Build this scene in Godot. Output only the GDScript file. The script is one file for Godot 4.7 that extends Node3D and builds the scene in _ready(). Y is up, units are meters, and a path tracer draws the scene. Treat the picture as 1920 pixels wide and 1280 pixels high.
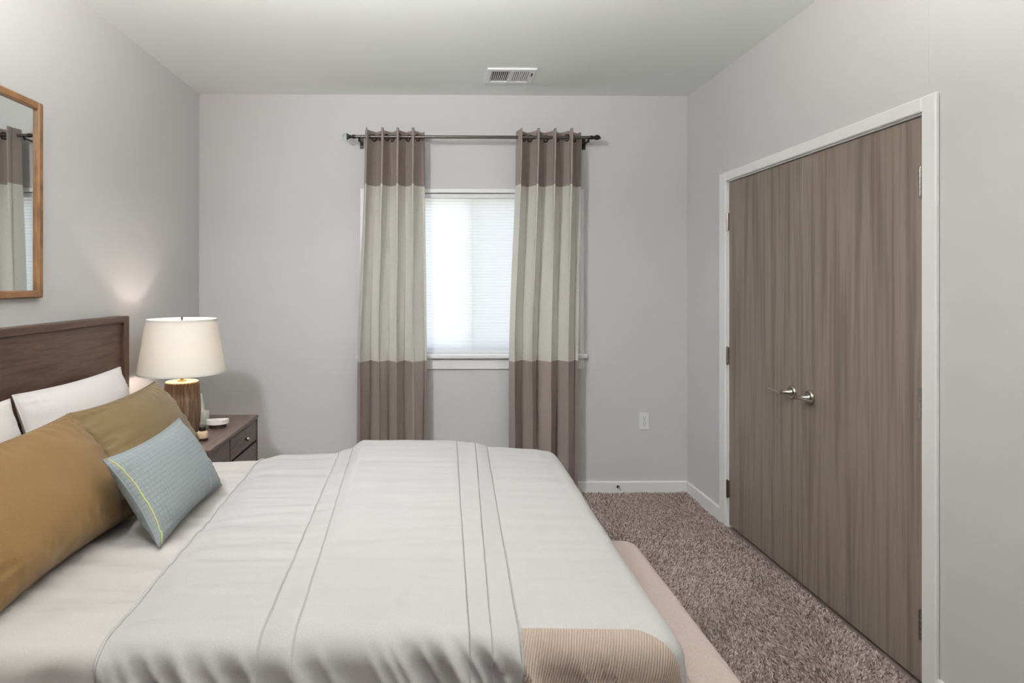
extends Node3D
# A bedroom: bed along the left wall, curtained window in the back wall, double doors in the right wall.
# x to the right, y up, the camera looks along -z. Depth below means -z.

const WL := -1.603      # left wall
const WR := 1.719       # right wall
const ZB := -4.17       # back wall
const ZF := 2.2         # front wall, behind the camera
const CEIL := 2.7
const EYE := 1.42
const FOCAL := 1150.0   # pixels of a 1920 x 1280 frame
const BED_Z := -2.11

var M := {}
var rng := RandomNumberGenerator.new()
var taken := {}

# ---------------------------------------------------------------- helpers: naming and nodes

func numbered(called: String) -> String:
	if not taken.has(called):
		taken[called] = 0
		return called
	taken[called] += 1
	return "%s_%03d" % [called, taken[called]]

func thing(called: String, label: String, category: String, at := Vector3.ZERO, group := "") -> Node3D:
	var o := Node3D.new()
	o.name = numbered(called)
	add_child(o, true)
	o.position = at
	tag(o, label, category, group)
	return o

func tag(o: Node, label: String, category: String, group := "") -> void:
	o.set_meta("label", label)
	o.set_meta("category", category)
	if group != "":
		o.set_meta("group", group)

func put(shape, called: String, m: Material, parent: Node = self) -> MeshInstance3D:
	var o := MeshInstance3D.new()
	var mesh: Mesh
	if shape is SurfaceTool:
		shape.generate_normals()
		mesh = shape.commit()
	else:
		mesh = shape
	o.mesh = mesh
	o.material_override = null
	for n in mesh.get_surface_count():
		o.set_surface_override_material(n, m)
	o.name = numbered(called) if parent == self else called
	o.cast_shadow = GeometryInstance3D.SHADOW_CASTING_SETTING_ON
	parent.add_child(o, true)
	return o

func struct(shape, called: String, m: Material, parent: Node = self) -> MeshInstance3D:
	var o := put(shape, called, m, parent)
	if parent == self:
		o.set_meta("kind", "structure")
	return o

func setting(called: String) -> Node3D:
	var o := Node3D.new()
	o.name = called
	add_child(o, true)
	o.set_meta("kind", "structure")
	return o

# ---------------------------------------------------------------- helpers: shapes

func begin() -> SurfaceTool:
	var st := SurfaceTool.new()
	st.begin(Mesh.PRIMITIVE_TRIANGLES)
	st.set_smooth_group(-1)
	return st

# corners run counter-clockwise seen from outside
func quad(st: SurfaceTool, a: Vector3, b: Vector3, c: Vector3, d: Vector3) -> void:
	for p: Vector3 in [a, c, b, a, d, c]:
		st.add_vertex(p)

func tri(st: SurfaceTool, a: Vector3, b: Vector3, c: Vector3) -> void:
	for p: Vector3 in [a, c, b]:
		st.add_vertex(p)

# box from lo to hi with chamfered edges
func bev(st: SurfaceTool, lo: Vector3, hi: Vector3, b := 0.002) -> SurfaceTool:
	var c := (lo + hi) / 2.0
	var h := (hi - lo) / 2.0
	b = minf(b, minf(h.x, minf(h.y, h.z)) * 0.9)
	st.set_smooth_group(-1)
	var ax := [Vector3.RIGHT, Vector3.UP, Vector3.BACK]
	for k in 3:
		var n: Vector3 = ax[k]
		var u: Vector3 = ax[(k + 1) % 3]
		var v: Vector3 = ax[(k + 2) % 3]
		var hu: float = h[(k + 1) % 3]
		var hv: float = h[(k + 2) % 3]
		var hn: float = h[k]
		for s in [-1.0, 1.0]:
			var o: Vector3 = c + n * hn * s
			var e := u * (hu - b)
			var f := v * (hv - b)
			if s > 0:
				quad(st, o - e - f, o + e - f, o + e + f, o - e + f)
			else:
				quad(st, o - e - f, o - e + f, o + e + f, o + e - f)
		# edges along u, between faces n and v
		for s in [-1.0, 1.0]:
			for t in [-1.0, 1.0]:
				var e2 := u * (hu - b)
				var p: Vector3 = c + n * hn * s + v * (hv - b) * t
				var q: Vector3 = c + n * (hn - b) * s + v * hv * t
				if s * t < 0:
					quad(st, p - e2, p + e2, q + e2, q - e2)
				else:
					quad(st, p - e2, q - e2, q + e2, p + e2)
	for sx in [-1.0, 1.0]:
		for sy in [-1.0, 1.0]:
			for sz in [-1.0, 1.0]:
				var s3 := Vector3(sx, sy, sz)
				var p1: Vector3 = c + Vector3(h.x, h.y - b, h.z - b) * s3
				var p2: Vector3 = c + Vector3(h.x - b, h.y, h.z - b) * s3
				var p3: Vector3 = c + Vector3(h.x - b, h.y - b, h.z) * s3
				if sx * sy * sz > 0:
					tri(st, p1, p2, p3)
				else:
					tri(st, p1, p3, p2)
	return st

func box(lo: Vector3, hi: Vector3, b := 0.002) -> SurfaceTool:
	return bev(begin(), lo, hi, b)

# a sheet of nu x nv points; its front is where du x dv points
func sheet(nu: int, nv: int, pos: PackedVector3Array, uv: PackedVector2Array, flip := false, wrap_u := false) -> ArrayMesh:
	var nor := PackedVector3Array()
	nor.resize(nu * nv)
	for j in nv:
		for i in nu:
			var i0 := maxi(i - 1, 0)
			var i1 := mini(i + 1, nu - 1)
			if wrap_u:
				i0 = i - 1 if i > 0 else nu - 2
				i1 = i + 1 if i < nu - 1 else 1
			var j0 := maxi(j - 1, 0)
			var j1 := mini(j + 1, nv - 1)
			var du := pos[j * nu + i1] - pos[j * nu + i0]
			var dv := pos[j1 * nu + i] - pos[j0 * nu + i]
			var n := du.cross(dv)
			n = n.normalized() if n.length_squared() > 1e-18 else Vector3.UP
			nor[j * nu + i] = -n if flip else n
	var idx := PackedInt32Array()
	idx.resize((nu - 1) * (nv - 1) * 6)
	var k := 0
	for j in nv - 1:
		for i in nu - 1:
			var a := j * nu + i
			var b := a + 1
			var c := a + nu + 1
			var d := a + nu
			var t := [a, b, c, a, c, d] if flip else [a, c, b, a, d, c]
			for q: int in t:
				idx[k] = q
				k += 1
	var arr := []
	arr.resize(Mesh.ARRAY_MAX)
	arr[Mesh.ARRAY_VERTEX] = pos
	arr[Mesh.ARRAY_NORMAL] = nor
	arr[Mesh.ARRAY_TEX_UV] = uv
	arr[Mesh.ARRAY_INDEX] = idx
	var am := ArrayMesh.new()
	am.add_surface_from_arrays(Mesh.PRIMITIVE_TRIANGLES, arr)
	return am

# turned shape: profile of (radius, height) from bottom to top
func lathe(profile: Array, seg := 32, squash := Vector2.ONE) -> ArrayMesh:
	var v := PackedVector3Array()
	var n := PackedVector3Array()
	var uv := PackedVector2Array()
	var idx := PackedInt32Array()
	var np := profile.size()
	var sn := []
	for k in np - 1:
		var d: Vector2 = profile[k + 1] - profile[k]
		sn.append(Vector2(d.y, -d.x).normalized())
	for k in np - 1:
		var ends := []
		for e in 2:
			var nn: Vector2 = sn[k]
			var o := k - 1 if e == 0 else k + 1
			if o >= 0 and o < np - 1 and nn.dot(sn[o]) > 0.75:
				nn = (nn + sn[o]).normalized()
			ends.append(nn)
		var base := v.size()
		for s in seg + 1:
			var a := TAU * s / seg
			for e in 2:
				var p: Vector2 = profile[k + e]
				v.append(Vector3(cos(a) * p.x * squash.x, p.y, sin(a) * p.x * squash.y))
				n.append(Vector3(cos(a) * ends[e].x, ends[e].y, sin(a) * ends[e].x).normalized())
				uv.append(Vector2(float(s) / seg, p.y))
		for s in seg:
			var q := base + s * 2
			for t: int in [q, q + 2, q + 3, q, q + 3, q + 1]:
				idx.append(t)
	var arr := []
	arr.resize(Mesh.ARRAY_MAX)
	arr[Mesh.ARRAY_VERTEX] = v
	arr[Mesh.ARRAY_NORMAL] = n
	arr[Mesh.ARRAY_TEX_UV] = uv
	arr[Mesh.ARRAY_INDEX] = idx
	var am := ArrayMesh.new()
	am.add_surface_from_arrays(Mesh.PRIMITIVE_TRIANGLES, arr)
	return am

# round bar along points
func tube(st: SurfaceTool, pts: Array, rad: Array, seg := 12, caps := true) -> SurfaceTool:
	var rings := []
	var side := Vector3.ZERO
	for k in pts.size():
		var d: Vector3 = (pts[mini(k + 1, pts.size() - 1)] - pts[maxi(k - 1, 0)]).normalized()
		if side == Vector3.ZERO:
			side = d.cross(Vector3.UP if absf(d.y) < 0.9 else Vector3.RIGHT).normalized()
		side = (side - d * side.dot(d)).normalized()
		var up := d.cross(side)
		var ring := []
		for s in seg:
			var a := TAU * s / seg
			ring.append(pts[k] + (side * cos(a) + up * sin(a)) * rad[k])
		rings.append(ring)
	st.set_smooth_group(0)
	for k in pts.size() - 1:
		for s in seg:
			var t := (s + 1) % seg
			quad(st, rings[k][s], rings[k][t], rings[k + 1][t], rings[k + 1][s])
	if caps:
		st.set_smooth_group(-1)
		for s in seg:
			var t := (s + 1) % seg
			tri(st, pts[0], rings[0][t], rings[0][s])
			tri(st, pts[-1], rings[-1][s], rings[-1][t])
	return st

func ring_shape(r: float, thick: float, seg := 20, sub := 8) -> SurfaceTool:
	var st := begin()
	st.set_smooth_group(0)
	for i in seg:
		for j in sub:
			var c := []
			for o in [[0, 0], [1, 0], [1, 1], [0, 1]]:
				var a: float = TAU * (i + o[0]) / seg
				var b: float = TAU * (j + o[1]) / sub
				c.append(Vector3(thick * sin(b), (r + thick * cos(b)) * cos(a), (r + thick * cos(b)) * sin(a)))
			quad(st, c[0], c[3], c[2], c[1])
	return st

# upright prism over an outline that runs counter-clockwise seen from above (x, -z)
func prism(st: SurfaceTool, poly: PackedVector2Array, y0: float, y1: float, at := Vector3.ZERO) -> SurfaceTool:
	st.set_smooth_group(-1)
	var f := func(p: Vector2, y: float) -> Vector3: return at + Vector3(p.x, y, -p.y)
	var n := poly.size()
	for k in n:
		var a := poly[k]
		var b := poly[(k + 1) % n]
		quad(st, f.call(a, y0), f.call(b, y0), f.call(b, y1), f.call(a, y1))
	var t := Geometry2D.triangulate_polygon(poly)
	for k in range(0, t.size(), 3):
		var a := poly[t[k]]
		var b := poly[t[k + 1]]
		var c := poly[t[k + 2]]
		if (b - a).cross(c - a) < 0:
			var w := b
			b = c
			c = w
		tri(st, f.call(a, y1), f.call(b, y1), f.call(c, y1))
		tri(st, f.call(a, y0), f.call(c, y0), f.call(b, y0))
	return st

# ---------------------------------------------------------------- helpers: materials

func mat(color: Color, rough := 0.7, metal := 0.0) -> StandardMaterial3D:
	var m := StandardMaterial3D.new()
	m.albedo_color = color
	m.roughness = rough
	m.metallic = metal
	return m

func rgb(r: int, g: int, b: int) -> Color:
	return Color(r / 255.0, g / 255.0, b / 255.0)

func noise_map(seed_: int, freq: float, octaves: int, ramp: Array, size := 1024, as_normal := false, bump := 4.0) -> NoiseTexture2D:
	var n := FastNoiseLite.new()
	n.seed = seed_
	n.noise_type = FastNoiseLite.TYPE_SIMPLEX_SMOOTH
	n.frequency = freq
	n.fractal_octaves = octaves
	n.fractal_gain = 0.55
	var t := NoiseTexture2D.new()
	t.width = size
	t.height = size
	t.seamless = true
	t.noise = n
	if as_normal:
		t.as_normal_map = true
		t.bump_strength = bump
	elif ramp.size():
		var g := Gradient.new()
		var off := PackedFloat32Array()
		var col := PackedColorArray()
		for k in ramp.size():
			off.append(ramp[k][0])
			col.append(ramp[k][1])
		g.offsets = off
		g.colors = col
		t.color_ramp = g
	return t

# wood whose grain runs along one axis: scale is per metre for each axis
func wood(seed_: int, ramp: Array, scale: Vector3, rough: float, relief := 0.02) -> StandardMaterial3D:
	var m := mat(Color.WHITE, rough)
	m.albedo_texture = noise_map(seed_, 0.016, 5, ramp)
	m.heightmap_enabled = true
	m.heightmap_scale = relief
	m.heightmap_texture = noise_map(seed_ + 7, 0.06, 3, [])
	m.uv1_triplanar = true
	m.uv1_world_triplanar = true
	m.uv1_scale = scale
	return m

func cloth(color: Color, seed_: int, scale: Vector3, relief: float, rough := 0.85, sheen := 0.3) -> StandardMaterial3D:
	var m := mat(Color.WHITE, rough)
	m.albedo_texture = noise_map(seed_, 0.05, 4, [[0.0, color.darkened(0.07)], [0.5, color], [1.0, color.lightened(0.06)]], 512)
	if relief > 0.02:
		m.heightmap_enabled = true
		m.heightmap_scale = relief
		m.heightmap_texture = noise_map(seed_ + 3, 0.06, 3, [], 512)
	m.uv1_triplanar = true
	m.uv1_scale = scale
	m.rim_enabled = sheen > 0
	m.rim = sheen
	m.rim_tint = 0.6
	m.metallic_specular = 0.3
	return m

func materials() -> void:
	M.wall = mat(rgb(211, 209, 210), 0.85)
	M.wall.metallic_specular = 0.35
	M.ceiling = M.wall.duplicate()
	M.ceiling.albedo_color = rgb(244, 250, 247)
	M.trim = mat(rgb(243, 242, 241), 0.45)
	M.white_plastic = mat(rgb(235, 235, 236), 0.35)
	M.vinyl = mat(rgb(236, 237, 238), 0.4)
	M.dark_gap = mat(rgb(22, 21, 20), 0.9)
	M.floor_base = mat(rgb(122, 108, 104), 1.0)
	M.door_wood = wood(11, [[0.0, rgb(102, 88, 80)], [0.3, rgb(122, 108, 98)], [0.5, rgb(136, 122, 112)], [0.68, rgb(144, 130, 120)], [0.82, rgb(125, 111, 101)], [1.0, rgb(152, 138, 128)]], Vector3(1.1, 0.035, 1.1), 0.42, 0.01)
	M.walnut = wood(23, [[0.0, rgb(52, 35, 28)], [0.35, rgb(74, 51, 41)], [0.55, rgb(92, 65, 52)], [0.75, rgb(80, 55, 44)], [1.0, rgb(108, 78, 62)]], Vector3(2.0, 2.2, 0.16), 0.42, 0.015)
	M.walnut_up = M.walnut.duplicate()   # the same wood with its grain upright
	M.walnut_up.uv1_scale = Vector3(2.2, 0.16, 2.2)
	M.stand_wood = wood(31, [[0.0, rgb(70, 54, 51)], [0.4, rgb(92, 75, 71)], [0.6, rgb(108, 90, 86)], [0.8, rgb(90, 73, 69)], [1.0, rgb(122, 104, 99)]], Vector3(2.4, 2.4, 0.2), 0.4, 0.015)
	M.bark = wood(41, [[0.0, rgb(52, 37, 27)], [0.35, rgb(88, 66, 48)], [0.6, rgb(116, 90, 68)], [1.0, rgb(148, 120, 94)]], Vector3(5.5, 0.35, 5.5), 0.7, 0.15)
	M.cut_wood = wood(43, [[0.0, rgb(190, 160, 116)], [1.0, rgb(220, 194, 150)]], Vector3(6, 6, 6), 0.6)
	M.mirror_frame = wood(47, [[0.0, rgb(92, 60, 38)], [0.5, rgb(138, 98, 64)], [1.0, rgb(166, 124, 84)]], Vector3(3.0, 0.3, 0.3), 0.35)
	M.mirror = mat(rgb(236, 240, 236), 0.02, 1.0)
	M.nickel = mat(rgb(190, 184, 176), 0.22, 1.0)
	M.bronze = mat(rgb(58, 52, 48), 0.35, 0.8)
	M.rod_metal = mat(rgb(112, 108, 104), 0.3, 0.9)
	M.brass = mat(rgb(176, 142, 84), 0.3, 1.0)
	M.glass = mat(Color(0.92, 0.97, 0.95, 0.06), 0.02)
	M.glass.refraction_enabled = true
	M.glass.refraction_scale = 0.05
	M.glass.transparency = BaseMaterial3D.TRANSPARENCY_ALPHA
	M.thin_glass = mat(Color(0.93, 0.97, 0.95, 0.22), 0.04)
	M.thin_glass.transparency = BaseMaterial3D.TRANSPARENCY_ALPHA
	M.pane = mat(Color(0.95, 1.0, 0.98, 0.06), 0.02)
	M.pane.transparency = BaseMaterial3D.TRANSPARENCY_ALPHA
	M.screen = mat(Color(0.45, 0.48, 0.54, 0.16), 0.9)
	M.screen.transparency = BaseMaterial3D.TRANSPARENCY_ALPHA
	M.blind = mat(rgb(244, 244, 243), 0.6)
	M.blind.backlight_enabled = true
	M.blind.backlight = Color(0.97, 0.97, 0.97)
	M.duvet = cloth(rgb(179, 176, 177), 51, Vector3(9, 9, 9), 0.012, 0.9, 0.15)
	M.sheet = cloth(rgb(189, 184, 182), 53, Vector3(9, 9, 9), 0.015, 0.9, 0.15)
	M.pillow_white = cloth(rgb(228, 222, 222), 55, Vector3(9, 9, 9), 0.015, 0.85, 0.2)
	M.mustard = cloth(rgb(124, 96, 60), 57, Vector3(9, 9, 9), 0.015, 0.48, 0.15)
	M.olive = cloth(rgb(117, 97, 67), 59, Vector3(9, 9, 9), 0.015, 0.48, 0.15)
	M.grey_pillow = quilted(rgb(128, 135, 138))
	M.piping = mat(rgb(206, 198, 120), 0.7)
	M.bench_fabric = cloth(rgb(180, 162, 157), 63, Vector3(4, 4, 4), 0.06, 0.8, 0.3)
	M.bed_base = cloth(rgb(120, 108, 100), 65, Vector3(6, 6, 6), 0.1)
	M.curtain_taupe = cloth(rgb(160, 146, 141), 67, Vector3(2.0, 24, 2.0), 0.06, 0.4, 0.0)
	M.curtain_light = cloth(rgb(236, 233, 226), 69, Vector3(2.0, 24, 2.0), 0.12, 0.6, 0.0)
	M.curtain_light.albedo_texture = noise_map(69, 0.05, 4, [[0.0, rgb(194, 190, 183)], [0.35, rgb(218, 214, 206)], [0.5, rgb(230, 226, 219)], [1.0, rgb(240, 237, 232)]], 512)
	M.curtain_light.backlight_enabled = true
	M.curtain_light.backlight = Color(0.5, 0.5, 0.48)
	M.shade = cloth(rgb(240, 236, 229), 71, Vector3(8, 8, 8), 0.03, 0.9, 0.0)
	M.shade.backlight_enabled = true
	M.shade.backlight = Color(0.68, 0.675, 0.665)
	M.throw = mat(rgb(166, 149, 139), 0.92)

# quilted cloth: fine crossing lines of stitching, laid out by the pillow's own coordinates
func quilted(c: Color) -> StandardMaterial3D:
	var s := 512
	var h := Image.create(s, s, false, Image.FORMAT_L8)
	var n := FastNoiseLite.new()
	n.seed = 12
	n.frequency = 0.02
	for y in s:
		for x in s:
			var w := n.get_noise_2d(x, y) * 5.0
			var a := absf(fposmod(x + w, 32.0) - 16.0)
			var b := absf(fposmod(y - w, 32.0) - 16.0)
			var k := minf(minf(a, b) / 3.0, 1.0) * 0.8 + 0.2 * n.get_noise_2d(x * 14.0, y * 14.0)
			h.set_pixel(x, y, Color(k, k, k))
	var m := mat(c, 0.65)
	m.heightmap_enabled = true
	m.heightmap_scale = 0.13
	m.heightmap_texture = ImageTexture.create_from_image(h)
	m.uv1_scale = Vector3(4, 4, 4)
	m.rim_enabled = true
	m.rim = 0.3
	return m

# ---------------------------------------------------------------- the scene

func _ready() -> void:
	rng.seed = 20240
	camera_and_light()
	materials()
	room()
	window()
	doors()
	bed()
	bedding()
	pillows()
	bench()
	nightstand()
	table_lamp()
	nightstand_items()
	mirror()
	curtains()
	small_fittings()
	carpet()

func camera_and_light() -> void:
	var cam := Camera3D.new()
	cam.name = "camera"
	cam.position = Vector3(0, EYE, 0)
	cam.rotation_degrees.y = -0.9
	cam.projection = Camera3D.PROJECTION_FRUSTUM
	cam.near = 0.05
	cam.far = 60.0
	cam.keep_aspect = Camera3D.KEEP_HEIGHT
	cam.size = 1280.0 / FOCAL * cam.near
	cam.frustum_offset = Vector2((960.0 - 836.0) / FOCAL, -(640.0 - 531.0) / FOCAL) * cam.near
	add_child(cam)
	cam.current = true
	var env := Environment.new()
	env.background_mode = Environment.BG_SKY
	var sm := ProceduralSkyMaterial.new()
	sm.sky_top_color = rgb(196, 216, 244)
	sm.sky_horizon_color = rgb(234, 242, 252)
	sm.ground_horizon_color = rgb(225, 226, 224)
	sm.ground_bottom_color = rgb(200, 200, 196)
	sm.sky_curve = 0.3
	var sky := Sky.new()
	sky.sky_material = sm
	env.sky = sky
	env.background_energy_multiplier = 2.9
	env.tonemap_mode = Environment.TONE_MAPPER_LINEAR
	env.tonemap_exposure = 1.0
	env.sdfgi_enabled = true
	env.ssao_enabled = true
	env.ssil_enabled = true
	var we := WorldEnvironment.new()
	we.name = "world"
	we.environment = env
	add_child(we)
	# added uplight in place of bounced flash: unseen opaque bowl aimed at the ceiling
	var lamp := thing("added_bounce_lamp", "added white bowl uplight out of view, standing in for flash bounced off the ceiling", "lamp", Vector3(-0.15, CEIL, -0.85))
	var white := mat(rgb(240, 238, 234), 0.5)
	var by := -0.60
	put(lathe([Vector2(0, -0.03), Vector2(0.06, -0.03), Vector2(0.065, -0.025), Vector2(0.065, 0), Vector2(0, 0)]), "canopy", white, lamp)
	put(tube(begin(), [Vector3(0, -0.03, 0), Vector3(0, by - 0.07, 0)], [0.006, 0.006]), "stem", white, lamp)
	put(lathe([Vector2(0, by - 0.10), Vector2(0.08, by - 0.095), Vector2(0.16, by - 0.06), Vector2(0.21, by), Vector2(0.206, by), Vector2(0.156, by - 0.056), Vector2(0.078, by - 0.09), Vector2(0, by - 0.095)], 40), "bowl", white, lamp)
	var glow := mat(rgb(250, 247, 240), 0.6)
	glow.emission_enabled = true
	glow.emission = Color(1.0, 0.982, 0.955)
	glow.emission_energy_multiplier = 3.0
	put(lathe([Vector2(0, by - 0.085), Vector2(0.05, by - 0.075), Vector2(0.065, by - 0.04), Vector2(0.05, by - 0.012), Vector2(0, by - 0.004)], 32), "bulb", glow, lamp)
	var l := OmniLight3D.new()
	l.name = "added_bounce_lamp_light"
	l.position = Vector3(0, by - 0.04, 0)
	l.light_color = Color(1.0, 0.984, 0.962)
	l.light_energy = 8.3
	l.light_size = 0.055
	l.omni_range = 12.0
	l.omni_attenuation = 2.0
	l.shadow_enabled = true
	lamp.add_child(l)
	# a ceiling spotlight out of frame at the left, turned towards the window wall: its shadows fall to the right of the curtains, the lamp and the nightstand
	var from := Vector3(-1.15, 2.55, -1.0)
	var aim := (Vector3(0.35, 0.72, ZB) - from).normalized()
	var spot := thing("ceiling_spotlight", "white adjustable ceiling spotlight turned towards the window wall", "spotlight", Vector3(from.x, CEIL, from.z))
	var head := from - Vector3(from.x, CEIL, from.z)
	put(lathe([Vector2(0, -0.02), Vector2(0.05, -0.02), Vector2(0.055, -0.015), Vector2(0.055, 0), Vector2(0, 0)]), "canopy", white, spot)
	put(tube(begin(), [Vector3(0, -0.02, 0), head - aim * 0.05], [0.007, 0.007]), "arm", white, spot)
	put(tube(begin(), [head - aim * 0.11, head - aim * 0.10, head - aim * 0.004], [0.10, 0.12, 0.12], 32), "can", white, spot)
	var lens_glow := mat(rgb(250, 250, 250), 0.5)
	lens_glow.emission_enabled = true
	lens_glow.emission = Color(0.97, 0.985, 1.0)
	lens_glow.emission_energy_multiplier = 1.5
	put(tube(begin(), [head - aim * 0.004, head + aim * 0.001], [0.112, 0.112], 32), "lamp_lens", lens_glow, spot)
	var sl := SpotLight3D.new()
	sl.name = "ceiling_spotlight_light"
	sl.light_color = Color(0.97, 0.985, 1.0)
	sl.light_energy = 4.1
	sl.light_size = 0.112
	sl.spot_angle = 47.0
	sl.spot_angle_attenuation = 1.0
	sl.spot_range = 14.0
	sl.spot_attenuation = 2.0
	sl.shadow_enabled = true
	spot.add_child(sl)
	sl.look_at_from_position(from + aim * 0.03, from + aim)

func room() -> void:
	var t := 0.12
	struct(box(Vector3(WL - t, -0.12, ZB - t), Vector3(WR + t, -0.016, ZF + t), 0.001), "floor", M.floor_base)
	# ceiling slab with the opening of the air duct
	var cs := begin()
	var vx0 := 0.453 - 0.118
	var vx1 := 0.453 + 0.118
	var vz0 := -3.765 - 0.095
	var vz1 := -3.765 + 0.095
	bev(cs, Vector3(WL - t, CEIL, ZB - t), Vector3(vx0, CEIL + 0.12, ZF + t), 0.0)
	bev(cs, Vector3(vx1, CEIL, ZB - t), Vector3(WR + t, CEIL + 0.12, ZF + t), 0.0)
	bev(cs, Vector3(vx0, CEIL, ZB - t), Vector3(vx1, CEIL + 0.12, vz0), 0.0)
	bev(cs, Vector3(vx0, CEIL, vz1), Vector3(vx1, CEIL + 0.12, ZF + t), 0.0)
	struct(cs, "ceiling", M.ceiling)
	struct(box(Vector3(WL - t, -0.016, ZB - t), Vector3(WL, CEIL, ZF + t), 0.001), "wall_left", M.wall)
	struct(box(Vector3(WL, -0.016, ZF), Vector3(WR, CEIL, ZF + t), 0.001), "wall_front", M.wall)
	# back wall with the window opening
	var wx0 := -0.489
	var wx1 := 0.98
	var wy0 := 0.945
	var wy1 := 2.035
	var st := begin()
	bev(st, Vector3(WL, -0.016, ZB - t), Vector3(wx0, CEIL, ZB), 0.0005)
	bev(st, Vector3(wx1, -0.016, ZB - t), Vector3(WR, CEIL, ZB), 0.0005)
	bev(st, Vector3(wx0, -0.016, ZB - t), Vector3(wx1, wy0, ZB), 0.0)
	bev(st, Vector3(wx0, wy1, ZB - t), Vector3(wx1, CEIL, ZB), 0.0)
	struct(st, "wall_back", M.wall)
	# right wall with the closet opening
	st = begin()
	bev(st, Vector3(WR, -0.016, ZB - t), Vector3(WR + t, CEIL, -3.605), 0.0005)
	bev(st, Vector3(WR, -0.016, -2.115), Vector3(WR + t, CEIL, ZF + t), 0.0005)
	bev(st, Vector3(WR, 2.03, -3.605), Vector3(WR + t, CEIL, -2.115), 0.0)
	struct(st, "wall_right", M.wall)
	struct(box(Vector3(WR + t, -0.016, -3.7), Vector3(WR + t + 0.04, 2.1, -2.0), 0.001), "wall_closet", M.wall)
	# baseboards
	var bh := 0.07
	struct(base_profile(Vector3(WL, 0, ZB), Vector3(WR, 0, ZB), Vector3(0, 0, 1), bh), "baseboard_back", M.trim)
	struct(base_profile(Vector3(WL, 0, ZF), Vector3(WL, 0, ZB), Vector3(1, 0, 0), bh), "baseboard_left", M.trim)
	struct(base_profile(Vector3(WR, 0, ZB), Vector3(WR, 0, -3.668), Vector3(-1, 0, 0), bh), "baseboard_right", M.trim)
	struct(base_profile(Vector3(WR, 0, -2.066), Vector3(WR, 0, ZF), Vector3(-1, 0, 0), bh), "baseboard_right", M.trim)
	struct(base_profile(Vector3(WR, 0, ZF), Vector3(WL, 0, ZF), Vector3(0, 0, -1), bh), "baseboard_front", M.trim)

# board along a wall from a to b, with an eased top edge; out points into the room
func base_profile(a: Vector3, b: Vector3, out: Vector3, h: float) -> SurfaceTool:
	var st := begin()
	var prof := [Vector2(0.0, -0.016), Vector2(0.013, -0.016), Vector2(0.013, h - 0.006), Vector2(0.009, h), Vector2(0.0, h)]
	for k in prof.size() - 1:
		var p: Vector2 = prof[k]
		var q: Vector2 = prof[k + 1]
		quad(st, a + out * p.x + Vector3.UP * p.y, b + out * p.x + Vector3.UP * p.y, b + out * q.x + Vector3.UP * q.y, a + out * q.x + Vector3.UP * q.y)
	for e in 2:
		var o := b if e == 1 else a
		var c := []
		for p: Vector2 in prof:
			c.append(o + out * p.x + Vector3.UP * p.y)
		for k in range(1, 4):
			if e == 1:
				tri(st, c[0], c[k + 1], c[k])
			else:
				tri(st, c[0], c[k], c[k + 1])
	return st

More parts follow.
